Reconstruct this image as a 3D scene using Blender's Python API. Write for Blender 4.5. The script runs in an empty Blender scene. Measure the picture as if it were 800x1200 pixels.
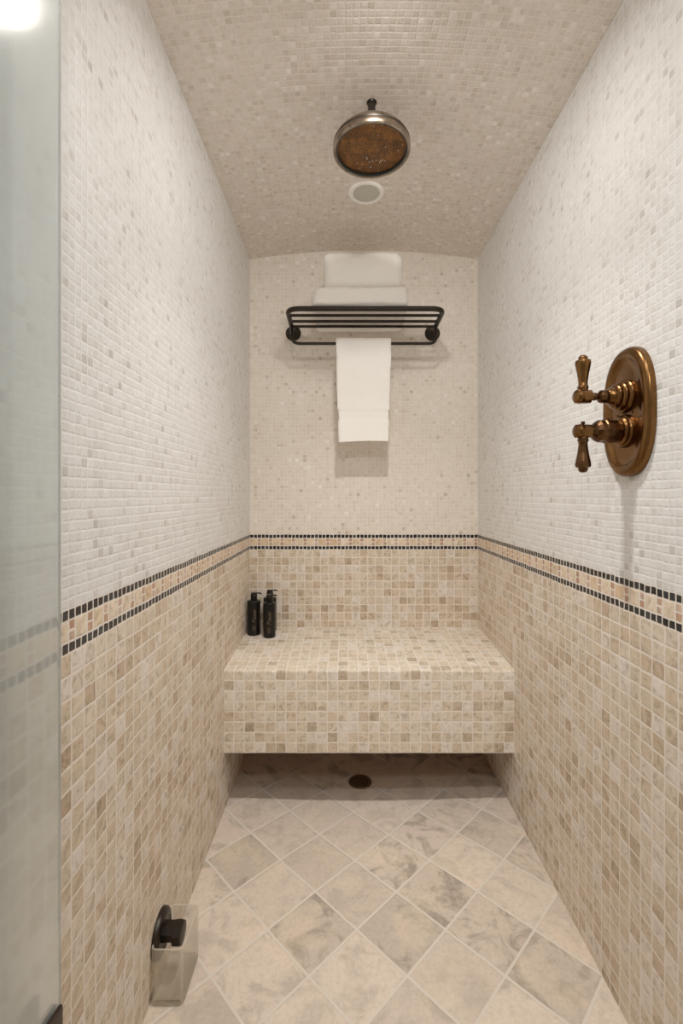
import bpy, bmesh, math, random
from mathutils import Vector, Matrix, noise
random.seed(7)
SC = bpy.context.scene
COL = SC.collection
PI = math.pi

# ------------------------------------------------------------------ dimensions (metres)
ZC = 1.09                      # camera height
XL, XR = -0.417, 0.583         # shower side walls
YB = 2.022                     # back wall
YF = 0.35                      # start of the shower
ZE, ZA = 2.124, 2.162          # vault springing / crown
BT, BB = 0.917, 0.851          # border band top / bottom
DRAIN = (0.059, 1.775)

def lin(r, g, b):
    f = lambda c: (c/255/12.92) if c/255 <= 0.04045 else ((c/255+0.055)/1.055)**2.4
    return (f(r), f(g), f(b), 1)

# ------------------------------------------------------------------ node helpers
class S:
    """a socket with arithmetic"""
    def __init__(s, nt, k): s.nt = nt; s.k = k
    def _m(s, op, *a, clamp=False):
        n = s.nt.nodes.new('ShaderNodeMath'); n.operation = op; n.use_clamp = clamp
        for i, v in enumerate((s,)+a):
            if isinstance(v, S): s.nt.links.new(v.k, n.inputs[i])
            else: n.inputs[i].default_value = v
        return S(s.nt, n.outputs[0])
    def __add__(s, o): return s._m('ADD', o)
    def __sub__(s, o): return s._m('SUBTRACT', o)
    def __mul__(s, o): return s._m('MULTIPLY', o)
    def __truediv__(s, o): return s._m('DIVIDE', o)
    def rsub(s, v): return (s*-1)+v
    def floor(s): return s._m('FLOOR')
    def fract(s): return s._m('FRACT')
    def abs(s): return s._m('ABSOLUTE')
    def mx(s, o): return s._m('MAXIMUM', o)
    def mn(s, o): return s._m('MINIMUM', o)
    def gt(s, o): return s._m('GREATER_THAN', o)
    def lt(s, o): return s._m('LESS_THAN', o)
    def sqrt(s): return s._m('SQRT')
    def clamp(s): return s._m('ADD', 0.0, clamp=True)

def sel(f, a, b):
    """a where f=0, b where f=1 (floats)"""
    nt = f.nt
    n = nt.nodes.new('ShaderNodeMix'); n.data_type = 'FLOAT'
    nt.links.new(f.k, n.inputs[0])
    for i, v in ((2, a), (3, b)):
        if isinstance(v, S): nt.links.new(v.k, n.inputs[i])
        else: n.inputs[i].default_value = v
    return S(nt, n.outputs[0])

def mixc(f, a, b, mode='MIX'):
    nt = next(v.nt for v in (f, a, b) if isinstance(v, S))
    n = nt.nodes.new('ShaderNodeMix'); n.data_type = 'RGBA'; n.blend_type = mode
    if isinstance(f, S): nt.links.new(f.k, n.inputs[0])
    else: n.inputs[0].default_value = f
    for i, v in ((6, a), (7, b)):
        if isinstance(v, S): nt.links.new(v.k, n.inputs[i])
        else: n.inputs[i].default_value = v
    return S(nt, n.outputs[2])

def gam(v, g):
    n = v.nt.nodes.new('ShaderNodeGamma'); v.nt.links.new(v.k, n.inputs[0])
    if isinstance(g, S): v.nt.links.new(g.k, n.inputs[1])
    else: n.inputs[1].default_value = g
    return S(v.nt, n.outputs[0])

def smooth(v, a, b):
    n = v.nt.nodes.new('ShaderNodeMapRange'); n.interpolation_type = 'SMOOTHSTEP'
    v.nt.links.new(v.k, n.inputs[0])
    n.inputs[1].default_value = a; n.inputs[2].default_value = b
    return S(v.nt, n.outputs[0])

def vec(nt, x, y, z):
    n = nt.nodes.new('ShaderNodeCombineXYZ')
    for i, v in enumerate((x, y, z)):
        if isinstance(v, S): nt.links.new(v.k, n.inputs[i])
        else: n.inputs[i].default_value = v
    return S(nt, n.outputs[0])

def rnd(v):
    n = v.nt.nodes.new('ShaderNodeTexWhiteNoise'); n.noise_dimensions = '3D'
    v.nt.links.new(v.k, n.inputs['Vector'])
    s = v.nt.nodes.new('ShaderNodeSeparateColor')
    v.nt.links.new(n.outputs['Color'], s.inputs[0])
    return S(v.nt, n.outputs['Value']), S(v.nt, s.outputs[0]), S(v.nt, s.outputs[1])

def nz(v, scale, detail=3, rough=0.55, dist=0.0):
    n = v.nt.nodes.new('ShaderNodeTexNoise'); n.noise_dimensions = '3D'
    v.nt.links.new(v.k, n.inputs['Vector'])
    n.inputs['Scale'].default_value = scale; n.inputs['Detail'].default_value = detail
    n.inputs['Roughness'].default_value = rough; n.inputs['Distortion'].default_value = dist
    return S(v.nt, n.outputs['Fac'])

def ramp(v, stops, const=False):
    n = v.nt.nodes.new('ShaderNodeValToRGB')
    n.color_ramp.interpolation = 'CONSTANT' if const else 'LINEAR'
    e = n.color_ramp.elements
    while len(e) < len(stops): e.new(0.5)
    for el, (p, c) in zip(e, stops): el.position = p; el.color = c
    v.nt.links.new(v.k, n.inputs[0])
    return S(v.nt, n.outputs[0])

def new_mat(name):
    m = bpy.data.materials.new(name); m.use_nodes = True
    nt = m.node_tree; nt.nodes.clear()
    out = nt.nodes.new('ShaderNodeOutputMaterial')
    b = nt.nodes.new('ShaderNodeBsdfPrincipled')
    nt.links.new(b.outputs[0], out.inputs[0])
    return m, nt, b

def put(nt, v, sock):
    if isinstance(v, S): nt.links.new(v.k, sock)
    else: sock.default_value = v

def bump(nt, h, b, strength=1.0, dist=1.0):
    n = nt.nodes.new('ShaderNodeBump')
    n.inputs['Strength'].default_value = strength; n.inputs['Distance'].default_value = dist
    nt.links.new(h.k, n.inputs['Height']); nt.links.new(n.outputs[0], b.inputs['Normal'])

# ------------------------------------------------------------------ tile materials
SP = 1/60      # small mosaic pitch
LP = 0.0345    # large mosaic pitch
RS_WALL = [(0, lin(166,163,159)), (0.03, lin(184,182,178)), (0.08, lin(196,195,192)), (0.3, lin(203,203,202)),
           (0.65, lin(207,208,208)), (1, lin(213,214,215))]
RS_BACK = [(0, lin(170,155,139)), (0.02, lin(193,179,161)), (0.05, lin(209,196,179)), (0.3, lin(213,201,185)),
           (0.7, lin(217,205,190)), (0.97, lin(222,212,198)), (1, lin(236,230,222))]  # warm cast of the light on the back wall put into the stone colours
RS_CEIL = [(0, lin(196,183,169)), (0.12, lin(207,194,181)), (0.4, lin(214,202,190)), (0.75, lin(219,207,196)), (0.93, lin(224,214,204)), (1, lin(240,234,227))]
RS_LOW = [(0, lin(160,142,122)), (0.08, lin(180,162,140)), (0.3, lin(194,177,155)), (0.75, lin(203,187,167)), (1, lin(215,204,189))]
RS_BENCH = [(0, lin(158,144,126)), (0.06, lin(180,165,145)), (0.16, lin(196,180,159)), (0.5, lin(204,189,168)), (0.8, lin(210,196,177)), (1, lin(218,208,192))]

def mosaic(name, au, av, mode, small=RS_WALL, low=RS_LOW, LPi=LP, u0=0.0, v0=0.0, seed=0.0):
    m, nt, b = new_mat(name)
    tc = nt.nodes.new('ShaderNodeTexCoord')
    sp = nt.nodes.new('ShaderNodeSeparateXYZ'); nt.links.new(tc.outputs['Object'], sp.inputs[0])
    P = S(nt, tc.outputs['Object'])
    ax = {c: S(nt, sp.outputs[i]) for i, c in enumerate('xyz')}
    # hand-set irregularity
    nn = nt.nodes.new('ShaderNodeTexNoise'); nt.links.new(P.k, nn.inputs['Vector'])
    nn.inputs['Scale'].default_value = 38; nn.inputs['Detail'].default_value = 1.0
    sc_ = nt.nodes.new('ShaderNodeSeparateColor'); nt.links.new(nn.outputs['Color'], sc_.inputs[0])
    amp = 0.0045 if mode != 'small' else 0.004
    u = ax[au] - u0 + (S(nt, sc_.outputs[0]) - 0.5)*amp
    v = ax[av] - v0 + (S(nt, sc_.outputs[1]) - 0.5)*amp
    if mode == 'zones':
        # v measured from band bottom
        isS = v.gt(BT-BB)
        inB = v.gt(0.0)*v.lt(BT-BB)
        isK = inB*((v-(BT-BB)/2).abs().gt((BT-BB)/2-SP))     # black rows
        isM = inB - isK
        t = u/0.05; ft = t.fract()
        isQ = ft.lt(2/3)
        isQm = isM*isQ; isPk = isM*(isQ.rsub(1))
        fine = (isS+isK).clamp()
        vm = v - SP
        midH = (BT-BB)-2*SP
        U = sel(fine, u/LPi, u/SP)
        U = sel(isQm, U, t.floor()*2+ft/(2/3)); U = sel(isPk, U, t.floor()*2+1.0+(ft-2/3)/(1/3))
        V = sel(fine, v/LPi, (v-(BT-BB))/SP)
        V = sel(isQm, V, vm/midH); V = sel(isPk, V, vm/(midH/2))
        su = sel(fine, LPi, SP); su = sel(isQm, su, 0.05*2/3); su = sel(isPk, su, 0.05/3)
        sv = sel(fine, LPi, SP); sv = sel(isQm, sv, midH); sv = sel(isPk, sv, midH/2)
        zone = isS+isK*2+isQm*3+isPk*4
    elif mode == 'small':
        U, V, su, sv = u/SP, v/SP, SP, SP; zone = 0.0
    else:
        U, V, su, sv = u/LPi, v/LPi, LPi, LPi; zone = 0.0
    cell = vec(nt, U.floor()+seed, V.floor(), zone)
    r0, r1, r2 = rnd(cell)
    lx = (U.fract()-0.5)*su; ly = (V.fract()-0.5)*sv
    if isinstance(su, float):
        hx = r1*(-0.035*su)+su*0.5; hy = r2*(-0.035*sv)+sv*0.5
    else:
        hx = su*0.5-r1*su*0.035; hy = sv*0.5-r2*sv*0.035
    g = 0.0009 if mode == 'small' else 0.0013; rr = 0.0014
    if mode == 'zones': g = fine*-0.0004+0.0013
    qx = lx.abs()-(hx-rr-g); qy = ly.abs()-(hy-rr-g)
    ox = qx.mx(0.0); oy = qy.mx(0.0)
    d = (ox*ox+oy*oy).sqrt()+qx.mx(qy).mn(0.0)-rr
    mask = smooth(d*-1, -0.0004, 0.0006)
    hgt = smooth(d*-1, -0.0006, 0.0022)
    # colours
    off = vec(nt, r1*17, r2*13, r0*11)
    vn = nt.nodes.new('ShaderNodeVectorMath'); vn.operation = 'ADD'
    nt.links.new(P.k, vn.inputs[0]); nt.links.new(off.k, vn.inputs[1])
    PV = S(nt, vn.outputs[0])
    vein = nz(PV, 44, 5, 0.68, 1.0)
    veinc = ramp(vein, [(0.36, (0.60,0.56,0.50,1)), (0.47, (0.93,0.91,0.88,1)), (0.54, (1.0,1.0,1.0,1)), (0.64, (1.16,1.16,1.2,1))])
    blotch = ramp(nz(P, 6, 2, 0.5), [(0.3, (0.955,0.95,0.94,1)), (0.7, (1.03,1.03,1.03,1))])
    gcol = lin(220,209,196)
    if mode == 'zones':
        c = mixc(isS, ramp(r0, low), ramp(r0, small))
        c = mixc(isK, c, ramp(r0, [(0, lin(6,8,10)), (0.7, lin(12,15,19)), (1, lin(30,36,43))]))
        c = mixc(isQm, c, ramp(r0, [(0, lin(198,170,138)), (1, lin(218,198,170))]))
        c = mixc(isPk, c, ramp(r0, [(0, lin(156,112,88)), (0.6, lin(178,138,114)), (1, lin(196,166,144))]))
        c2 = mixc(1.0, c, veinc, 'MULTIPLY')
        c = mixc(isS*0.6, c2, c)
    else:
        c = ramp(r0, small if mode == 'small' else low)
        c2 = mixc(1.0, c, veinc, 'MULTIPLY')
        c = mixc(0.5, c, c2) if mode == 'small' else c2
    c = mixc(1.0, c, blotch, 'MULTIPLY')
    if mode == 'zones': gcol = mixc(isS*(1.0 if small is RS_WALL else 0.0), gcol, lin(214,213,211))
    c = mixc(mask, gcol if mode != 'small' else lin(220,209,196), c)
    if mode != 'small':      # warmer and greyer stones side by side
        tint = ramp(r1, [(0, (1.04,0.98,0.90,1)), (0.3, (1.01,1.0,0.95,1)), (0.7, (1.0,1.0,1.0,1)), (1, (0.97,0.99,1.04,1))])
        ct = mixc(1.0, c, tint, 'MULTIPLY')
        c = mixc(((mask-isS-isK).clamp() if mode == 'zones' else mask), c, ct)
    put(nt, gam(c, 0.66 if mode == 'small' else (isS*-0.12+0.78 if mode == 'zones' else 0.76)), b.inputs['Base Color'])
    rough = mask.rsub(1)*0.35+0.5 if mode != 'zones' else mask.rsub(1)*0.3+0.5-isK*0.25
    put(nt, rough, b.inputs['Roughness'])
    b.inputs['Specular IOR Level'].default_value = 0.32
    h = hgt*0.0007+r0*0.0002+vein*0.0003
    bump(nt, h, b, 0.7, 1.0)
    return m

def floor_mat():
    m, nt, b = new_mat('diagonal_travertine')
    tc = nt.nodes.new('ShaderNodeTexCoord'); P = S(nt, tc.outputs['Object'])
    sp = nt.nodes.new('ShaderNodeSeparateXYZ'); nt.links.new(P.k, sp.inputs[0])
    X, Y = S(nt, sp.outputs[0]), S(nt, sp.outputs[1])
    wob = (nz(P, 9, 2)-0.5)*0.004
    D = 0.2225; side = D/math.sqrt(2)
    x = X-(-0.0815)+wob; y = Y-1.155+wob
    U = (x+y)*(0.70711/side)+0.5; V = (y-x)*(0.70711/side)+0.5
    cell = vec(nt, U.floor(), V.floor(), 3.0)
    r0, r1, r2 = rnd(cell)
    r0 = r0*0.75+0.25
    for cu_, cv_ in ((0, 2), (0, 0), (1, -1), (2, -3)):      # the four greyer stones
        hit = (U.floor()-cu_).abs().lt(0.5)*(V.floor()-cv_).abs().lt(0.5)
        r0 = r0*(hit*-0.72+1.0); r2 = r2.mx(hit*0.95)
    lx = ((U.fract()-0.5)*side).abs(); ly = ((V.fract()-0.5)*side).abs()
    g = 0.0026; rr = 0.003
    qx = lx-(side/2-g-rr); qy = ly-(side/2-g-rr); ox = qx.mx(0.0); oy = qy.mx(0.0)
    d = (ox*ox+oy*oy).sqrt()+qx.mx(qy).mn(0.0)-rr+(nz(P, 160, 2)-0.5)*0.002
    mask = smooth(d*-1, -0.0008, 0.0012)
    off = vec(nt, r1*7, r2*9, r0*5)
    vn = nt.nodes.new('ShaderNodeVectorMath'); vn.operation = 'ADD'
    nt.links.new(P.k, vn.inputs[0]); nt.links.new(off.k, vn.inputs[1]); PV = S(nt, vn.outputs[0])
    base = ramp(r0, [(0, lin(170,156,141)), (0.25, lin(190,174,157)), (0.6, lin(201,184,167)), (1, lin(212,195,177))])
    cloud = nz(PV, 11, 6, 0.62, 1.1)
    cmask = smooth(cloud, 0.45, 0.62)*(r2*r2*0.72+0.26)
    c = mixc(cmask, base, lin(140,128,114))
    warm = smooth(nz(PV, 8, 3, 0.6, 0.4), 0.5, 0.7)*0.4
    c = mixc(warm, c, lin(222,200,170))
    fine = ramp(nz(PV, 90, 5, 0.7, 0.5), [(0.38, (0.89,0.88,0.86,1)), (0.52, (1.0,1.0,1.0,1)), (0.65, (1.06,1.06,1.07,1))])
    c = mixc(1.0, c, fine, 'MULTIPLY')
    pits = smooth(nz(PV, 150, 2, 0.5), 0.73, 0.77)*0.5
    c = mixc(pits, c, lin(120,104,86))
    c = mixc(mask, lin(205,195,180), c)
    put(nt, gam(c, 0.84), b.inputs['Base Color'])
    put(nt, mask.rsub(1)*0.3+0.5, b.inputs['Roughness'])
    b.inputs['Specular IOR Level'].default_value = 0.35
    h = smooth(d*-1, -0.001, 0.004)*0.0013+cloud*0.0006-pits*0.0005
    bump(nt, h, b, 0.8, 1.0)
    return m

def plain(name, col, rough=0.5, metal=0.0, spec=0.5, bumps=None, **kw):
    m, nt, b = new_mat(name)
    b.inputs['Base Color'].default_value = col
    b.inputs['Roughness'].default_value = rough; b.inputs['Metallic'].default_value = metal
    b.inputs['Specular IOR Level'].default_value = spec
    for k, v in kw.items(): b.inputs[k.replace('_', ' ')].default_value = v
    if bumps:
        tc = nt.nodes.new('ShaderNodeTexCoord'); P = S(nt, tc.outputs['Object'])
        h = nz(P, bumps[0], 4, 0.6)
        bump(nt, h, b, 1.0, bumps[1])
    return m

def metal(name, c1, c2, rough=0.3, scale=30, r2=0.15):
    m, nt, b = new_mat(name)
    tc = nt.nodes.new('ShaderNodeTexCoord'); P = S(nt, tc.outputs['Object'])
    n = nz(P, scale, 4, 0.6, 0.5)
    put(nt, ramp(n, [(0.3, c1), (0.7, c2)]), b.inputs['Base Color'])
    put(nt, n*r2+rough-r2*0.5, b.inputs['Roughness'])
    b.inputs['Metallic'].default_value = 1.0
    return m

M = {}
M['side'] = mosaic('side_wall_mosaic', 'y', 'z', 'zones', u0=0.013, v0=BB)
M['back'] = mosaic('back_wall_mosaic', 'x', 'z', 'zones', small=RS_BACK, u0=XL, v0=BB, seed=100.0)
M['ceil'] = mosaic('ceiling_mosaic', 'x', 'y', 'small', small=RS_CEIL, u0=XL, seed=40.0)
M['btop'] = mosaic('bench_top_mosaic', 'x', 'y', 'large', low=RS_BENCH, LPi=1/28, u0=XL, v0=1.588, seed=7.0)
M['bfront'] = mosaic('bench_front_mosaic', 'x', 'z', 'large', low=RS_BENCH, LPi=1/28, u0=XL, v0=0.487-8/28, seed=23.0)
M['floor'] = floor_mat()
M['paint'] = plain('painted_plaster', lin(226,222,214), 0.8, bumps=(60, 0.0004))
M['under'] = plain('bounce_cutting_brown', lin(96,44,6), 0.9)  # unseen bench underside, coloured dark to cut bounce and deepen the shade below
M['bathfloor'] = plain('stone_floor', lin(196,186,170), 0.6, bumps=(20, 0.0004))
M['bronze'] = metal('antique_brass', lin(94,65,36), lin(124,88,52), 0.24, 18, 0.08)
M['bronze_d'] = metal('aged_brass', lin(64,44,28), lin(104,74,48), 0.3, 60, 0.15)
M['orb'] = plain('oil_rubbed_bronze', lin(38,32,25), 0.38, 0.6, bumps=(200, 0.0001))
M['pewter'] = metal('weathered_pewter', lin(112,98,84), lin(168,152,134), 0.3, 25, 0.2)
M['dark'] = plain('dark_rubber', lin(34,42,38), 0.45)
M['trim'] = plain('white_trim', lin(250,248,244), 0.4)
M['lens_off'] = plain('frosted_lens', lin(198,196,186), 0.35)
M['black_glossy'] = plain('black_plastic', lin(7,6,6), 0.3, 0, 0.3)
M['letter'] = plain('label_print', lin(92,80,62), 0.5)
M['speck'] = plain('lime_specks', lin(240,232,218), 0.5)
M['drain'] = plain('drain_metal', lin(110,88,62), 0.45, 0.5)
M['black'] = plain('drain_pit', lin(6,5,4), 0.9)
M['orb_h'] = plain('hinge_bronze', lin(52,38,32), 0.4, 0.6)

def lens_on():
    m, nt, b = new_mat('lit_lens')
    b.inputs['Base Color'].default_value = (1,1,1,1)
    b.inputs['Emission Color'].default_value = (1.0,0.86,0.7,1)
    b.inputs['Emission Strength'].default_value = 25
    return m
M['lens_on'] = lens_on()

def spray_plate():
    m, nt, b = new_mat('aged_copper_face')
    tc = nt.nodes.new('ShaderNodeTexCoord'); P = S(nt, tc.outputs['Object'])
    n = nz(P, 42, 6, 0.75, 0.3)
    c = ramp(n, [(0.3, lin(66,50,32)), (0.5, lin(112,74,36)), (0.7, lin(158,104,50))])
    sp = smooth(nz(P, 330, 1, 0.4), 0.74, 0.79)
    c = mixc(sp*0.8, c, lin(226,214,194))
    v = nt.nodes.new('ShaderNodeTexVoronoi'); nt.links.new(P.k, v.inputs['Vector']); v.inputs['Scale'].default_value = 150
    dots = smooth(S(nt, v.outputs['Distance']), 0.12, 0.35)
    c = mixc(dots.rsub(1)*0.5, c, lin(40,32,20))
    put(nt, c, b.inputs['Base Color'])
    b.inputs['Metallic'].default_value = 0.55; b.inputs['Roughness'].default_value = 0.5
    bump(nt, dots+n*0.5, b, 0.6, 0.0006)
    return m
M['spray'] = spray_plate()

def terry():
    m, nt, b = new_mat('white_terry')
    tc = nt.nodes.new('ShaderNodeTexCoord'); P = S(nt, tc.outputs['Object'])
    n = nz(P, 420, 3, 0.7); n2 = nz(P, 30, 3, 0.6)
    put(nt, ramp(n, [(0.3, lin(240,236,229)), (0.6, lin(252,250,246))]), b.inputs['Base Color'])
    b.inputs['Roughness'].default_value = 0.95; b.inputs['Specular IOR Level'].default_value = 0.1
    b.inputs['Sheen Weight'].default_value = 0.35
    bump(nt, n*0.0009+n2*0.0015, b, 0.9, 1.0)
    return m
M['terry'] = terry()

def frosted(name, col, rough, trans, coat=0.0):
    m, nt, b = new_mat(name)
    b.inputs['Base Color'].default_value = col
    b.inputs['Roughness'].default_value = rough
    b.inputs['Transmission Weight'].default_value = trans
    b.inputs['IOR'].default_value = 1.48
    b.inputs['Coat Weight'].default_value = coat; b.inputs['Coat Roughness'].default_value = 0.02
    return m
M['door_glass'] = frosted('hazy_door_glass', lin(232,240,240), 0.12, 0.74, 1.0)
M['cup_glass'] = plain('frosted_cup_glass', lin(222,208,188), 0.18)
M['cup_glass'].node_tree.nodes['Principled BSDF'].inputs['Alpha'].default_value = 0.22
M['cup_rim'] = plain('frosted_cup_edge', lin(216,206,188), 0.2)
M['cup_base'] = plain('thick_glass_base', lin(176,168,146), 0.15)
M['cup_base'].node_tree.nodes['Principled BSDF'].inputs['Alpha'].default_value = 0.75
M['cup_rim'].node_tree.nodes['Principled BSDF'].inputs['Alpha'].default_value = 0.42

# ------------------------------------------------------------------ mesh helpers
def link(name, bm, mats, parent=None, smooth_=True, angle=0.6):
    bmesh.ops.remove_doubles(bm, verts=bm.verts, dist=1e-6)
    bmesh.ops.recalc_face_normals(bm, faces=bm.faces)
    me = bpy.data.meshes.new(name); bm.to_mesh(me); bm.free()
    o = bpy.data.objects.new(name, me); COL.objects.link(o)
    for m in (mats if isinstance(mats, (list, tuple)) else [mats]): me.materials.append(m)
    if smooth_:
        for p in me.polygons: p.use_smooth = True
        try: me.set_sharp_from_angle(angle=angle)
        except Exception: pass
    if parent: o.parent = parent
    return o

def box(bm, x0, x1, y0, y1, z0, z1, bev=0.0, seg=2):
    vs = [bm.verts.new(p) for p in ((x0,y0,z0),(x1,y0,z0),(x1,y1,z0),(x0,y1,z0),(x0,y0,z1),(x1,y0,z1),(x1,y1,z1),(x0,y1,z1))]
    fs = [bm.faces.new([vs[i] for i in f]) for f in ((0,3,2,1),(4,5,6,7),(0,1,5,4),(1,2,6,5),(2,3,7,6),(3,0,4,7))]
    if bev:
        es = list({e for f in fs for e in f.edges})
        bmesh.ops.bevel(bm, geom=es, offset=bev, segments=seg, profile=0.5, affect='EDGES')

def lathe(bm, prof, seg=40, mat=None, fac=None):
    """prof: (r, h) along +z; fac: radial function(angle)->scale"""
    mat = mat or Matrix()
    rings = []
    for r, h in prof:
        if r < 1e-6: rings.append([bm.verts.new(mat @ Vector((0,0,h)))])
        else:
            rings.append([bm.verts.new(mat @ Vector((r*(fac(a) if fac else 1)*math.cos(a), r*(fac(a) if fac else 1)*math.sin(a), h)))
                          for a in (2*PI*i/seg for i in range(seg))])
    for A, B in zip(rings, rings[1:]):
        if len(A) == 1 and len(B) == 1: continue
        for i in range(seg):
            j = (i+1) % seg
            if len(A) == 1: bm.faces.new((A[0], B[i], B[j]))
            elif len(B) == 1: bm.faces.new((A[i], A[j], B[0]))
            else: bm.faces.new((A[i], A[j], B[j], B[i]))
    for R in (rings[0], rings[-1]):
        if len(R) > 1: bm.faces.new(R)

def tube(bm, pts, r, seg=14, closed=False):
    pts = [Vector(p) for p in pts]; n = len(pts)
    rings = []; up = Vector((0,0,1)); prev = None
    for i, p in enumerate(pts):
        a = pts[i-1] if (i or closed) else p; b_ = pts[(i+1) % n] if (i < n-1 or closed) else p
        t = (b_-a).normalized()
        if prev is None:
            s = t.cross(up)
            if s.length < 1e-3: s = t.cross(Vector((0,1,0)))
            s.normalize()
        else:
            s = (prev - t*prev.dot(t)).normalized()
        prev = s; q = t.cross(s)
        rings.append([bm.verts.new(p+s*r*math.cos(2*PI*k/seg)+q*r*math.sin(2*PI*k/seg)) for k in range(seg)])
    for i in range(n if closed else n-1):
        A, B = rings[i], rings[(i+1) % n]
        for k in range(seg): bm.faces.new((A[k], A[(k+1)%seg], B[(k+1)%seg], B[k]))
    if not closed: bm.faces.new(rings[0]); bm.faces.new(rings[-1])

def rounded(pts, rad, seg=8):
    """round the inner corners of an open polyline"""
    P = [Vector(p) for p in pts]; out = [P[0]]
    for a, b_, c in zip(P, P[1:], P[2:]):
        d1 = (a-b_).normalized(); d2 = (c-b_).normalized()
        s, e = b_+d1*rad, b_+d2*rad
        for k in range(seg+1):
            t = k/seg; out.append((1-t)**2*s+2*t*(1-t)*b_*1.0+t*t*e)
    out.append(P[-1]); return out

def empty(name, loc, label, cat, group=None):
    o = bpy.data.objects.new(name, None); COL.objects.link(o); o.location = loc
    o.empty_display_size = 0.05
    o['label'] = label; o['category'] = cat
    if group: o['group'] = group
    return o

def struct(name, bm, mats, **k):
    o = link(name, bm, mats, **k); o['kind'] = 'structure'; return o

def moved(bm, v): bmesh.ops.translate(bm, verts=bm.verts, vec=v)

# ------------------------------------------------------------------ room shell
WT = 0.10
bm = bmesh.new(); box(bm, XL-WT, XL, YF, YB, -0.05, ZE); struct('wall_left', bm, M['side'], smooth_=False)
bm = bmesh.new(); box(bm, XR, XR+WT, YF, YB, -0.05, ZE); struct('wall_right', bm, M['side'], smooth_=False)
bm = bmesh.new()
# back wall: its top follows the vault
def arch(x): 
    t = (x-(XL+XR)/2)/((XR-XL)/2)
    return ZE if abs(t) >= 1 else ZE+(ZA-ZE)*(1-t*t)
xs = [XL-WT]+[XL+(XR-XL)*i/40 for i in range(41)]+[XR+WT]
def strip(bm, xs, lo, hi, y0, y1):
    fr = [(bm.verts.new((x,y0,lo(x))), bm.verts.new((x,y0,hi(x))), bm.verts.new((x,y1,lo(x))), bm.verts.new((x,y1,hi(x)))) for x in xs]
    for a, c in zip(fr, fr[1:]):
        bm.faces.new((a[0],c[0],c[1],a[1])); bm.faces.new((a[2],a[3],c[3],c[2]))
        bm.faces.new((a[1],c[1],c[3],a[3])); bm.faces.new((a[0],a[2],c[2],c[0]))
    for a in (fr[0], fr[-1]): bm.faces.new((a[0],a[1],a[3],a[2]))
strip(bm, xs, lambda x: -0.05, arch, YB, YB+WT); struct('wall_back', bm, M['back'], smooth_=False)
bm = bmesh.new(); strip(bm, xs, arch, lambda x: ZA+0.06, YF, YB+WT); struct('ceiling', bm, M['ceil'], angle=0.5)

def dip(x, y):
    d = math.hypot(x-DRAIN[0], (y-DRAIN[1])*0.9)
    t = max(0, 1-d/0.55); return -0.016*t*t*(3-2*t)
bm = bmesh.new(); nx, ny = 50, 84; g = []
for j in range(ny+1):
    g.append([bm.verts.new((XL+(XR-XL)*i/nx, YF+(YB-YF)*j/ny, dip(XL+(XR-XL)*i/nx, YF+(YB-YF)*j/ny))) for i in range(nx+1)])
for j in range(ny):
    for i in range(nx): bm.faces.new((g[j][i], g[j][i+1], g[j+1][i+1], g[j+1][i]))
r = bmesh.ops.extrude_face_region(bm, geom=bm.faces[:])
for v in [e for e in r['geom'] if isinstance(e, bmesh.types.BMVert)]: v.co.z = -0.05
struct('floor', bm, M['floor'])

# bathroom the camera stands in (in front of the shower opening)
BX0, BX1, BY0, BZ = -1.1, 1.3, -1.7, 2.5
bm = bmesh.new(); box(bm, BX0-.1, BX1+.1, BY0-.1, YF, -0.05, 0.0); struct('floor_bathroom', bm, M['bathfloor'], smooth_=False)
bm = bmesh.new(); box(bm, BX0-.1, BX1+.1, BY0-.1, YF, BZ, BZ+.08); struct('ceiling_bathroom', bm, M['paint'], smooth_=False)
bm = bmesh.new(); box(bm, BX0-.1, BX0, BY0, YF, 0, BZ); struct('wall_bathroom_left', bm, M['paint'], smooth_=False)
bm = bmesh.new(); box(bm, BX1, BX1+.1, BY0, YF, 0, BZ); struct('wall_bathroom_right', bm, M['paint'], smooth_=False)
bm = bmesh.new(); box(bm, BX0-.1, BX1+.1, BY0-.1, BY0, 0, BZ); struct('wall_bathroom_rear', bm, M['paint'], smooth_=False)
bm = bmesh.new(); box(bm, BX0, XL-WT, YF-.1+.1, YF+.1, -0.05, BZ); struct('wall_entry_left', bm, M['paint'], smooth_=False)
bm = bmesh.new(); box(bm, XR+WT, BX1, YF, YF+.1, -0.05, BZ); struct('wall_entry_right', bm, M['paint'], smooth_=False)
bm = bmesh.new(); box(bm, XL-WT, XR+WT, YF, YF+.1, ZA+0.06, BZ); struct('wall_entry_top', bm, M['paint'], smooth_=False)

# ------------------------------------------------------------------ bench
bm = bmesh.new()
yf, ztf, ztb, zb, R = 1.588, 0.487, 0.510, 0.201, 0.010
prof = [(yf, zb), (yf, ztf-R)]
for k in range(1, 7):
    a = PI-PI/2*k/6; prof.append((yf+R+R*math.cos(a), ztf-R+R*math.sin(a)))
prof += [(YB, ztb), (YB, zb)]
nseg = 40
rows = []
for i in range(nseg+1):
    x = XL+(XR-XL)*i/nseg
    rows.append([bm.verts.new((x, y+0.0015*noise.noise((x*9, z*9, 3)) * (1 if y < YB-0.01 else 0), z)) for y, z in prof])
for A, B in zip(rows, rows[1:]):
    for k in range(len(prof)):
        l = (k+1) % len(prof)
        f = bm.faces.new((A[k], B[k], B[l], A[l]))
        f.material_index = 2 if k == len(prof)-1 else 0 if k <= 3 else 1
bm.faces.new(rows[0]); bm.faces.new(rows[-1])
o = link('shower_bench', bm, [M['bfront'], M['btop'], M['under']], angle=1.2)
o['label'] = 'floating built-in shower bench covered in beige stone mosaic, at the far end'; o['category'] = 'bench'

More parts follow.
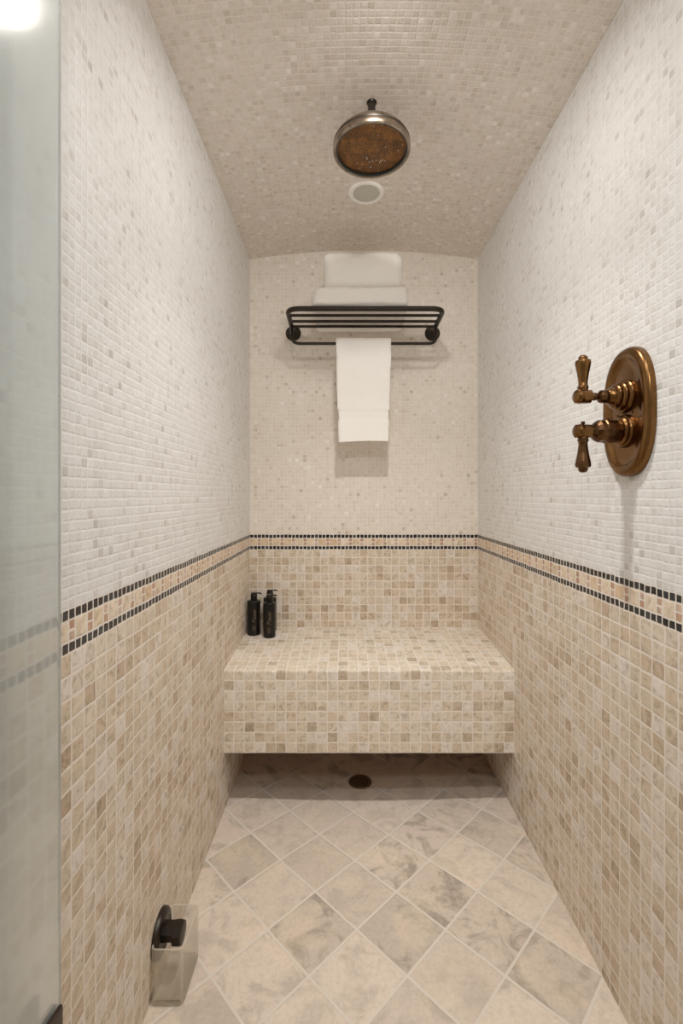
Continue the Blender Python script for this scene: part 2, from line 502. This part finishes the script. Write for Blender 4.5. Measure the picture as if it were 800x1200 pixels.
# ------------------------------------------------------------------ floor drain
dr = empty('floor_drain', (DRAIN[0], DRAIN[1], dip(*DRAIN)+0.0005), 'round dark grated drain in the floor under the bench', 'drain')
bm = bmesh.new(); lathe(bm, [(0.037,0.0012),(0.037,0.0035),(0.043,0.0035),(0.045,0.0015),(0.045,0.0005)], 40)
# open ring: drop the caps
for f in [f for f in bm.faces if len(f.verts) > 4]: bm.faces.remove(f)
link('drain_ring', bm, M['drain'], dr)
bm = bmesh.new(); lathe(bm, [(0.0,0.0004),(0.038,0.0004),(0.038,0.0008),(0.0,0.0008)], 32); link('drain_pit', bm, M['black'], dr)
bm = bmesh.new()
for k in range(-3, 4):
    c = k*0.0105; h = math.sqrt(max(0, 0.0375**2-c*c))
    box(bm, c-0.0017, c+0.0017, -h, h, 0.0014, 0.003)
    box(bm, -h, h, c-0.0017, c+0.0017, 0.0014, 0.003)
link('drain_grate', bm, M['drain'], dr, smooth_=False)

# ------------------------------------------------------------------ shower head
SHX, SHY = 0.073, 1.259; zf = ZC+0.937; zc_ = arch(SHX)
sh = empty('rain_shower_head', (SHX, SHY, zc_), 'round pewter rain shower head with copper coloured spray face hanging from the ceiling', 'shower head')
T = lambda h: h+zf-zc_
bm = bmesh.new()
lathe(bm, [(0.0965,T(0.001)),(0.0975,T(-0.0015)),(0.1015,T(-0.003)),(0.1045,T(-0.001)),(0.1052,T(0.004)),(0.1045,T(0.0145)),(0.1035,T(0.0155)),(0.1005,T(0.0165)),(0.0995,T(0.0185)),
           (0.1025,T(0.0205)),(0.102,T(0.0235)),(0.099,T(0.029)),(0.091,T(0.038)),(0.077,T(0.0475)),(0.058,T(0.055)),(0.036,T(0.0595)),
           (0.024,T(0.062)),(0.022,T(0.070)),(0.016,T(0.073)),(0,T(0.073))], 72)
for f in [f for f in bm.faces if len(f.verts) > 4]: bm.faces.remove(f)
link('dome', bm, M['pewter'], sh, angle=0.9)
bm = bmesh.new(); lathe(bm, [(0.1043,T(0.0148)),(0.1049,T(0.0165)),(0.1045,T(0.0195)),(0.1015,T(0.0205)),(0.1,T(0.0175)),(0.1015,T(0.0145))], 64)
for f in [f for f in bm.faces if len(f.verts) > 4]: bm.faces.remove(f)
link('seam_ring', bm, M['orb'], sh)
bm = bmesh.new(); lathe(bm, [(0.0975,T(-0.001)),(0.0955,T(-0.001)),(0.0935,T(0.001)),(0.0930,T(0.010)),(0.0975,T(0.010))], 64)
for f in [f for f in bm.faces if len(f.verts) > 4]: bm.faces.remove(f)
link('gasket', bm, M['dark'], sh)
bm = bmesh.new(); lathe(bm, [(0,T(0.0065)),(0.0935,T(0.0075)),(0.0935,T(0.010)),(0,T(0.010))], 64)
for k in range(1, 11):
    n_ = 6*k
    for j in range(n_):
        a = 2*PI*j/n_+k*0.3; rr = k*0.0088
        m_ = Matrix.Translation((rr*math.cos(a), rr*math.sin(a), T(0.0068))) @ Matrix.Rotation(PI, 4, 'X')
        lathe(bm, [(0.0016,-0.0006),(0.0015,0.0006),(0.0008,0.0012),(0,0.0012)], 6, m_)
nb_ = len(bm.faces); rg = random.Random(5)
for k in range(26):
    if k < 12: px_, py_ = rg.gauss(0.008, 0.016), rg.gauss(0.045, 0.010)
    else:
        a = rg.uniform(0, 2*PI); q_ = 0.088*math.sqrt(rg.random()); px_, py_ = q_*math.cos(a), q_*math.sin(a)
    rd = rg.uniform(0.0007, 0.0016) if k < 12 else rg.uniform(0.0005, 0.0009)
    lathe(bm, [(rd, -0.001),(rd, 0.0004),(rd*0.6, 0.001),(0, 0.0012)], 8, Matrix.Translation((px_, py_, T(0.0062))) @ Matrix.Rotation(PI, 4, 'X'))
for f in list(bm.faces)[nb_:]: f.material_index = 1
link('spray_face', bm, [M['spray'], M['speck']], sh)
bm = bmesh.new(); lathe(bm, [(0.0102,T(0.071)),(0.0102,-0.004)], 24)
link('stem', bm, M['orb'], sh)
bm = bmesh.new(); lathe(bm, [(0.0115,T(0.0705)),(0.0145,T(0.073)),(0.0145,T(0.087)),(0.0115,T(0.09))], 8)
link('swivel_nut', bm, M['orb'], sh)
bm = bmesh.new(); lathe(bm, [(0.0105,-0.004),(0.0125,-0.004),(0.014,-0.001),(0.014,0.0005)], 32)
link('ceiling_collar', bm, M['orb'], sh)

# ------------------------------------------------------------------ recessed ceiling lights
def recessed(x, y, label, lens, r=0.062, ri=0.047, light=False):
    z = arch(x)-0.0005
    e = empty('recessed_light', (x, y, z), label, 'ceiling light')
    bm = bmesh.new(); lathe(bm, [(ri+0.002,-0.0005),(ri,-0.003),(ri+0.004,-0.006),(r-0.004,-0.005),(r,-0.001),(r,0.0003)], 56)
    for f in [f for f in bm.faces if len(f.verts) > 4]: bm.faces.remove(f)
    link('trim_ring', bm, M['trim'], e)
    bm = bmesh.new(); lathe(bm, [(0,-0.0032),(ri*0.6,-0.0028),(ri+0.001,-0.0012),(ri+0.001,0.0),(0,0.0)], 48)
    link('lens', bm, lens, e)
    return e
recessed(0.0757, 1.634, 'unlit round recessed light with white trim in the ceiling behind the shower head', M['lens_off'])
LX, LY = 0.09, 0.90
recessed(LX, LY, 'lit round recessed light in the ceiling, nearest the shower entrance', M['lens_on'])

# ------------------------------------------------------------------ towel rack
RX, RZ = 0.0785, ZC+0.708
rk = empty('towel_rack', (RX, YB, RZ), 'dark bronze towel shelf with a hanging bar mounted on the back wall', 'towel rack')
hw = 0.2985
L = lambda p: (p[0]-0, p[1]-YB, p[2])
bm = bmesh.new()
tube(bm, rounded([L((-hw-.006, YB-0.012, 0)), L((-hw, 1.752, 0)), L((hw, 1.752, 0)), L((hw+.006, YB-0.012, 0))], 0.05, 10), 0.0098, 16)
link('shelf_frame', bm, M['orb'], rk)
for y in (1.815, 1.877, 1.934):
    bm = bmesh.new(); tube(bm, [L((-hw, y, -0.001)), L((hw, y, -0.001))], 0.0058, 12); link('shelf_rail', bm, M['orb'], rk)
bm = bmesh.new()
yb = 1.885
tube(bm, rounded([L((-hw+.001, yb+.03, 0)), L((-hw+.003, yb, -0.089)), L((hw-.003, yb, -0.089)), L((hw-.001, yb+.03, 0))], 0.034, 10), 0.0062, 14)
link('hanging_bar', bm, M['orb'], rk)
for s in (-1, 1):
    bm = bmesh.new()
    mt = Matrix.Translation((s*(hw+.006), 0, 0)) @ Matrix.Rotation(PI/2, 4, 'X')
    lathe(bm, [(0.033,0.0),(0.0335,0.004),(0.031,0.007),(0.025,0.009),(0.024,0.013),(0.019,0.016),(0.016,0.026),(0.012,0.030),(0,0.030)], 40, mt)
    link('wall_flange', bm, M['orb'], rk)

# ------------------------------------------------------------------ towels
def folded_towel(name, x0, x1, y0, y1, z0, z1, rad, seed, label, sag=0.0):
    """bundle: rounded cross-section in y-z with wrapped fold layers; ends bulge slightly"""
    W, D, H = x1-x0, y1-y0, z1-z0
    bm = bmesh.new(); nu, nv = 46, 72; rings = []
    for i in range(nu+1):
        t = i/nu; x = x0+W*t
        e = min(t, 1-t)*W
        k = 1-0.10*math.exp(-(e/0.008)**1.3)        # soft ends
        ring = []
        for j in range(nv):
            a = 2*PI*j/nv
            ca, sa = math.cos(a), math.sin(a)
            n_ = 5.5
            rr = (abs(ca)**n_+abs(sa)**n_)**(-1/n_)
            y, z = ca*rr*D/2, sa*rr*H/2
            p = Vector((x*7, y*9+seed, z*9))
            dn = noise.noise(p)*0.009+noise.noise(p*3.1)*0.0035
            y2, z2 = y*k+ca*dn, z*k+sa*dn
            if z < -H*0.3: z2 = max(z2, -H/2)      # rests flat
            if sag and y > D*0.5-0.075 and z < 0:
                q = min(1, (y-(D*0.5-0.075))/0.04); z2 -= sag*q*q*(3-2*q)*min(1, -z/(H*0.3))
            xx = x+noise.noise(Vector((seed+9*(t>.5), y*14, z*17)))*0.016*(2*t-1)
            ring.append(bm.verts.new((xx, (y0+y1)/2+y2, (z0+z1)/2+z2)))
        rings.append(ring)
    for A, B in zip(rings, rings[1:]):
        for j in range(nv): bm.faces.new((A[j], A[(j+1)%nv], B[(j+1)%nv], B[j]))
    # end caps with nested fold ridges
    for ring, s in ((rings[0], -1), (rings[-1], 1)):
        c = Vector((ring[0].co.x, (y0+y1)/2, (z0+z1)/2)); prev = ring
        for q, (f, dx) in enumerate(((0.93, 0.003), (0.86, -0.004), (0.72, 0.001), (0.66, -0.004), (0.5, 0.0015), (0.44, -0.003), (0.22, 0.001))):
            nr = [bm.verts.new((c.x+s*dx, c.y+(v.co.y-c.y)*f, c.z+(v.co.z-c.z)*f)) for v in ring]
            for j in range(nv): bm.faces.new((prev[j], prev[(j+1)%nv], nr[(j+1)%nv], nr[j]))
            prev = nr
        bm.faces.new(prev)
    o = link(name, bm, M['terry'], angle=3.0)
    o['label'] = label; o['category'] = 'towel'
    return o
ztop = RZ+0.0045
folded_towel('towel', -0.118, 0.239, 1.742, 2.008, ztop+0.0065, ztop+0.085, 0.03, 3.1, 'wide folded white towel lying directly on the shelf rails', 0.019)
folded_towel('towel', -0.074, 0.2165, 1.772, 1.995, ztop+0.0915, ztop+0.229, 0.05, 8.7, 'thick rolled white towel on top of the wider folded towel')

# hanging towel, draped over the bar
def hanging():
    zb_ = RZ-0.089; rb = 0.0062; th = 0.013
    y_f, y_b = yb-rb-th/2-0.002, yb+rb+th/2+0.002
    zf_, zbk = ZC+0.218, ZC+0.25
    path = []
    for k in range(36): path.append((y_b+0.004*math.sin(k/35*3), zbk+(zb_-zbk)*k/35))
    rr = (y_b-y_f)/2
    for k in range(1, 12):
        a = PI*k/12; path.append((yb+rr*math.cos(a), zb_+rr*math.sin(a)*1.1))
    for k in range(61): path.append((y_f-0.006*math.sin(k/60*PI*0.9), zb_+(zf_-zb_)*k/60))
    xc = 0.0755; nw = 26
    bm = bmesh.new(); rows = []
    N = len(path)
    for i, (y, z) in enumerate(path):
        a = Vector(path[max(i-1,0)]); c = Vector(path[min(i+1,N-1)])
        t = (c-a).normalized(); nrm = Vector((-t[1], t[0]))   # outward
        depth = max(0, (zb_-z)/(zb_-zf_))
        w = 0.1105-0.010*depth**1.5
        thk = th
        band = abs(z-(ZC+0.322)) < 0.018
        if band: w -= 0.0045; thk *= 0.72
        front = i > N//3
        ring = []
        for side in (0, 1):
            for q in range(nw+1):
                s = q/nw if side == 0 else 1-q/nw
                xx = (s-0.5)*2*w
                edge = min(s, 1-s)*2*w
                tt = thk/2*(1-0.45*math.exp(-(edge/0.006)**2))
                sg = 1 if side == 0 else -1
                nn = noise.noise(Vector((xx*14, z*10, 5 if front else 9)))*0.003
                p = Vector((y, z))+nrm*(sg*tt+nn)
                xo = noise.noise(Vector((z*16, side*0.1, 2 if s < .5 else 6)))*0.003
                droop = (0.004*(1-s)-0.003*math.sin(s*PI)) * (1 if i == N-1 else 0.0)
                ring.append(bm.verts.new((xc+xx+xo, p[0], p[1]-droop)))
        rows.append(ring)
    m_ = len(rows[0])
    for A, B in zip(rows, rows[1:]):
        for j in range(m_): bm.faces.new((A[j], A[(j+1)%m_], B[(j+1)%m_], B[j]))
    for R_ in (rows[0], rows[-1]):
        for q in range(nw): 
            bm.faces.new((R_[q], R_[q+1], R_[m_-2-q], R_[m_-1-q]))
    o = link('towel', bm, M['terry'], angle=1.3)
    o['label'] = 'narrow white hand towel draped over the lower bar of the rack'; o['category'] = 'towel'
hanging()

# ------------------------------------------------------------------ shower valve on the right wall
VY, VZ = 0.940, ZC+0.168
vv = empty('shower_valve', (XR, VY, VZ), 'antique brass oval shower valve with two lever handles on the right wall', 'shower valve')
# local frame for the escutcheon: out = -x
def stadium(r, hs, n=56):
    pts = []; e = 2/2.35
    for k in range(n):
        a = 2*PI*k/n; c_, s_ = math.cos(a), math.sin(a)
        pts.append((math.copysign(abs(c_)**e, c_)*r, math.copysign(abs(s_)**e, s_)*(r+hs)))
    return pts
bm = bmesh.new(); R0 = 0.0795; HS = 0.0515; rings = []
for inset, h in ((0,0.0),(0,0.009),(0.0015,0.0125),(0.005,0.0155),(0.010,0.0175),(0.017,0.018),(0.021,0.0165),(0.0235,0.0135),(0.027,0.0115),(0.040,0.0118),(0.060,0.0125)):
    rings.append([bm.verts.new((-h, y, z)) for y, z in stadium(R0-inset, HS)])
for A, B in zip(rings, rings[1:]):
    n_ = len(A)
    for j in range(n_): bm.faces.new((A[j], A[(j+1)%n_], B[(j+1)%n_], B[j]))
bm.faces.new(rings[0]); bm.faces.new(rings[-1])
link('escutcheon', bm, M['bronze'], vv, angle=0.9)
out = Matrix.Rotation(-PI/2, 4, 'Y')         # +z -> -x
def facet(n, amt=0.05):
    return lambda a: 1-amt*(1-abs(math.cos(n*a/2)))
def control(zo, up, big):
    base = Matrix.Translation((-0.0115, 0, zo)) @ out
    bm = bmesh.new()
    if not big:
        lathe(bm, [(0.034,0.0),(0.0345,0.004),(0.032,0.0075),(0.029,0.0085),(0.030,0.0135),(0.0275,0.017),(0.0245,0.018),(0.025,0.0225),(0.022,0.0265),(0.0185,0.0275),
                   (0.0165,0.034),(0.0135,0.038)], 40, base)
        c = link('control_base', bm, M['bronze'], vv, angle=0.7)
        bm = bmesh.new()
        lathe(bm, [(0.0125,0.0375),(0.0135,0.040),(0.0135,0.050),(0.0115,0.053),(0.0065,0.056),(0.0075,0.060),(0.0085,0.063),(0.0075,0.067),(0.005,0.070),(0.006,0.073)], 12, base)
        link('stem', bm, M['bronze_d'], c)
    else:
        lathe(bm, [(0.034,0.0),(0.0345,0.004),(0.0325,0.008),(0.030,0.009),(0.0305,0.013),(0.028,0.0165),(0.024,0.0175)], 40, base)
        c = link('control_base', bm, M['bronze'], vv, angle=0.7)
        bm = bmesh.new()
        lathe(bm, [(0.0225,0.0165),(0.0235,0.026),(0.0235,0.040),(0.0245,0.042),(0.0245,0.045),(0.023,0.047),(0.023,0.056),(0.0185,0.063),(0.012,0.068),(0.009,0.072)], 12, base)
        link('faceted_knob', bm, M['bronze_d'], c, angle=0.2)
        bm = bmesh.new(); box(bm, -0.053, -0.045, -0.003, 0.003, zo+0.021, zo+0.026, 0.0015); link('stop_button', bm, M['bronze_d'], c)
    # hub, a short barrel on the axis
    bm = bmesh.new()
    lathe(bm, [(0.0,0.070),(0.011,0.070),(0.0138,0.072),(0.0144,0.084),(0.0144,0.091),(0.0149,0.092),(0.0149,0.0945),(0.0140,0.096),(0.0135,0.1005),(0.0105,0.103),(0.0,0.104)], 32, base)
    hub = link('handle_hub', bm, M['bronze'], c, angle=0.7)
    # lever
    s = 1 if up else -1
    lm = Matrix.Translation((-0.0115-0.086, 0, zo)) @ (Matrix() if up else Matrix.Rotation(PI, 4, 'X'))
    bm = bmesh.new()
    lathe(bm, [(0.0085,0.010),(0.0095,0.0125),(0.0095,0.016),(0.0108,0.0175),(0.0108,0.0195),(0.0092,0.021),(0.0092,0.023),(0.0085,0.0245),(0.0088,0.030),(0.0108,0.045),
               (0.0138,0.060),(0.0152,0.068),(0.0144,0.073),(0.0095,0.0755),(0.0085,0.077),(0.0092,0.0785),(0.0085,0.081),(0.0055,0.084),(0,0.085)], 16 if not up else 24, lm)
    link('lever', bm, M['bronze'] if up else M['bronze_d'], c, angle=0.5)
    if not up:
        bm = bmesh.new()
        lathe(bm, [(0.0045,0.011),(0.0045,0.0135),(0.003,0.0145),(0.0042,0.0165),(0.0045,0.018),(0.0025,0.020),(0,0.0205)], 16, Matrix.Translation((-0.0115-0.086, 0, zo)))
        link('finial', bm, M['bronze_d'], c)
control(0.0325, True, False)
control(-0.038, False, True)
for yy in (-0.024, 0.024):
    bm = bmesh.new(); lathe(bm, [(0.0035,0),(0.0035,0.0012),(0.002,0.002),(0,0.002)], 16, Matrix.Translation((-0.0118, yy, -0.003)) @ out)
    link('screw', bm, M['bronze_d'], vv)

# ------------------------------------------------------------------ bottles on the bench
def bench_z(y): return ztf+(ztb-ztf)*(y-1.598)/(YB-1.598)
def bottle(x, y, rz, label, sx, r=0.0275):
    z = bench_z(y)+0.0004
    e = empty('pump_bottle', (x, y, z), label, 'bottle', 'black pump bottles on the bench')
    e.rotation_euler = (-math.atan2(ztb-ztf, YB-1.598)*0+0, 0, rz)
    bm = bmesh.new()
    lathe(bm, [(0,0.001),(r*0.88,0.0),(r*0.98,0.002),(r,0.006),(r,0.137),(r*0.97,0.1405),(r*0.86,0.1425),(r*0.5,0.1435),(0,0.1435)], 40)
    link('bottle_body', bm, M['black_glossy'], e, angle=0.8)
    bm = bmesh.new()
    lathe(bm, [(0.0138,0.1432),(0.0140,0.145),(0.0140,0.165),(0.0132,0.1665),(0.0128,0.1668)], 28)
    link('collar', bm, M['black_glossy'], e)
    bm = bmesh.new()
    lathe(bm, [(0.0120,0.1664),(0.0124,0.168),(0.0124,0.1725),(0.0108,0.1745),(0,0.175)], 24)
    tube(bm, rounded([(0.004,0,0.1712), (sx*0.024,0,0.1722), (sx*0.031,0,0.1685)], 0.004, 4), 0.0030, 10)
    link('pump_head', bm, M['black_glossy'], e)
    # lettering running up the front of the bottle
    cu = bpy.data.curves.new('lettering', 'FONT'); cu.body = 'Please'; cu.size = 0.022; cu.shear = 0.35; cu.align_x = 'LEFT'; cu.extrude = 0.0002
    to = bpy.data.objects.new('tmp', cu); COL.objects.link(to)
    bpy.context.view_layer.update()
    me = bpy.data.meshes.new_from_object(to.evaluated_get(bpy.context.evaluated_depsgraph_get()))
    bpy.data.objects.remove(to)
    # wrap: text x -> bottle z, text y -> around
    for v in me.vertices:
        tx, ty, tz = v.co
        a = -PI/2+0.18-(ty-0.006)/r
        rad = r+0.0003+tz
        v.co = (rad*math.cos(a), rad*math.sin(a), 0.052+tx*1.0)
    me.materials.append(M['letter'])
    t = bpy.data.objects.new('lettering', me); COL.objects.link(t); t.parent = e
    bm = bmesh.new()
    for k in range(5):
        zz = 0.040-k*0.0045; wd = (0.30, 0.22, 0.30, 0.26, 0.18)[k]
        a0, a1 = -PI/2+0.10-wd, -PI/2+0.10+wd
        n_ = 8; lo = []; hi = []
        for q in range(n_+1):
            a = a0+(a1-a0)*q/n_; rd = r+0.0004
            lo.append(bm.verts.new((rd*math.cos(a), rd*math.sin(a), zz))); hi.append(bm.verts.new((rd*math.cos(a), rd*math.sin(a), zz+0.0013)))
        for q in range(n_): bm.faces.new((lo[q], lo[q+1], hi[q+1], hi[q]))
    link('small_print', bm, M['letter'], e)
    return e
bottle(-0.382, 1.935, 0.12, 'leftmost black pump bottle, in the corner against the left wall', 1)
bottle(-0.312, 1.906, 0.0, 'front right black pump bottle, hiding the one behind it', 1, 0.0255)
bottle(-0.322, 1.980, 0.25, 'rear black pump bottle, almost hidden behind the front right one', 1, 0.028)

# ------------------------------------------------------------------ steam outlet and its glass box
st = empty('steam_outlet', (XL, 1.036, 0.106), 'dark bronze round steam outlet low on the left wall above the glass box', 'steam outlet')
bm = bmesh.new(); mt = Matrix.Rotation(PI/2, 4, 'Y')
lathe(bm, [(0.047,0.0),(0.047,0.006),(0.045,0.010),(0.040,0.0125),(0.034,0.0135),(0.030,0.0115),(0,0.0115)], 48, mt)
link('flange', bm, M['orb'], st)
bm = bmesh.new()
lathe(bm, [(0.0205,0.0105),(0.0205,0.038)], 8, Matrix.Translation((0,0,0.0035)) @ Matrix.Rotation(PI/8, 4, 'X') @ mt)
lathe(bm, [(0.0215,0.034),(0.0245,0.036),(0.0245,0.050),(0.0225,0.0535),(0.018,0.0545),(0,0.0545)], 8, Matrix.Rotation(PI/8, 4, 'X') @ mt)
link('outlet_nozzle', bm, M['orb'], st, angle=0.3)
def glass_box():
    x0, x1, y0, y1, z0, z1, t, rc = XL+0.002, XL+0.073, 0.980, 1.092, 0.0005, 0.122, 0.0045, 0.012
    def loop(i, z):
        a0, a1, b0, b1 = x0+i, x1-i, y0+i, y1-i; r_ = max(rc-i, 0.002); pts = []
        for cx, cy, s in ((a1-r_, b0+r_, -PI/2), (a1-r_, b1-r_, 0), (a0+r_, b1-r_, PI/2), (a0+r_, b0+r_, PI)):
            for k in range(7):
                a = s+PI/2*k/6; pts.append((cx+r_*math.cos(a), cy+r_*math.sin(a), z))
        return [bm.verts.new(p) for p in pts]
    bm = bmesh.new()
    R_ = [loop(0.005, z0), loop(0.0015, z0+0.002), loop(0, z0+0.006), loop(0, z1-0.001), loop(0.001, z1), loop(t-0.001, z1), loop(t, z1-0.001), loop(t, z0+0.010), loop(t+0.003, z0+0.007)]
    for A, B in zip(R_, R_[1:]):
        n_ = len(A)
        for j in range(n_): bm.faces.new((A[j], A[(j+1)%n_], B[(j+1)%n_], B[j]))
    bm.faces.new(R_[0]); bm.faces.new(R_[-1])
    bm.normal_update()
    for f in bm.faces:
        c = f.calc_center_median()
        corner = abs(f.normal.x) > 0.5 and abs(f.normal.y) > 0.5
        if c.z > z1-0.0035 or (corner and c.z > z0+0.008): f.material_index = 1
        elif c.z < z0+0.0075: f.material_index = 2
    o = link('glass_box', bm, [M['cup_glass'], M['cup_rim'], M['cup_base']], angle=0.8)
    o['label'] = 'open frosted glass box on the floor against the left wall'; o['category'] = 'glass box'
glass_box()

# ------------------------------------------------------------------ glass door, open, along the left wall
GX, GY = -0.3665, 0.596
dg = empty('door_1', (GX, GY, 0.02), '', '')
del dg['label']; del dg['category']; dg['kind'] = 'structure'; dg.rotation_euler = (0, 0, -0.12)
bm = bmesh.new(); box(bm, -0.010, 0.0, -0.58, 0.0, 0.0, 2.02, 0.0012, 2)
gp = link('glass_pane', bm, M['door_glass'], dg, angle=0.3)
for zc0 in (0.372, 1.88):
    bm = bmesh.new(); box(bm, 0.0004, 0.006, -0.062, -0.004, zc0-0.045, zc0+0.045, 0.0016, 2)
    box(bm, -0.0164, -0.0104, -0.062, -0.004, zc0-0.045, zc0+0.045, 0.0016, 2)
    box(bm, -0.0450, -0.0390, -0.045, 0.003, zc0-0.045, zc0+0.045, 0.0012, 2)
    box(bm, -0.0391, -0.016, -0.034, -0.022, zc0-0.03, zc0+0.03, 0.001, 1)
    link('hinge', bm, M['orb_h'], dg, angle=0.4)

# ------------------------------------------------------------------ lights
def area(name, loc, size, power, col, rot=(0,0,0), shape='DISK', spread=PI):
    l = bpy.data.lights.new(name, 'AREA'); l.shape = shape; l.size = size; l.energy = power; l.color = col; l.spread = spread
    if shape == 'RECTANGLE': l.size_y = size
    o = bpy.data.objects.new(name, l); COL.objects.link(o); o.location = loc; o.rotation_euler = rot
    return o
area('shower_lamp', (LX, LY, arch(LX)-0.010), 0.07, 4.8, (1.0, 0.945, 0.885), rot=(math.radians(22), 0, 0), spread=math.radians(160))
area('shower_lamp_beam', (LX, LY, arch(LX)-0.012), 0.07, 2.7, (1.0, 0.94, 0.87), rot=(math.radians(14), 0, 0), spread=math.radians(85))
area('bathroom_lamp', (-0.46, 0.08, 2.44), 0.12, 4, (1.0, 0.98, 0.97))
area('bathroom_ceiling_lamp', (0.1, 0.12, 2.46), 0.26, 7.0, (0.92, 0.96, 1.0), shape='SQUARE')
area('added_front_fill', (0.1, -0.35, 2.08), 0.16, 5.5, (1.0, 0.95, 0.90), rot=(PI/2, 0, 0), shape='SQUARE')  # added unseen fill, brightens the shelf towels, ceiling and back wall
w = bpy.data.worlds.new('World'); SC.world = w; w.use_nodes = True
w.node_tree.nodes['Background'].inputs[0].default_value = (0.9, 0.92, 1, 1)
w.node_tree.nodes['Background'].inputs[1].default_value = 0.03

# ------------------------------------------------------------------ camera
cam = bpy.data.cameras.new('camera'); co = bpy.data.objects.new('camera', cam); COL.objects.link(co)
co.location = (0, 0, ZC); co.rotation_euler = (PI/2, 0, 0)
cam.sensor_fit = 'HORIZONTAL'; cam.sensor_width = 36; cam.lens = 540/800*36
cam.shift_x = -4/800; cam.shift_y = -20/800
cam.clip_start = 0.01
SC.camera = co

SC.view_settings.view_transform = 'Standard'
SC.view_settings.look = 'None'
SC.view_settings.exposure = 0.0
SC.view_settings.gamma = 1.16
SC.cycles.use_denoising = True
SC.cycles.max_bounces = 16; SC.cycles.diffuse_bounces = 12; SC.cycles.glossy_bounces = 6; SC.cycles.transmission_bounces = 10
SC.cycles.sample_clamp_indirect = 4.0
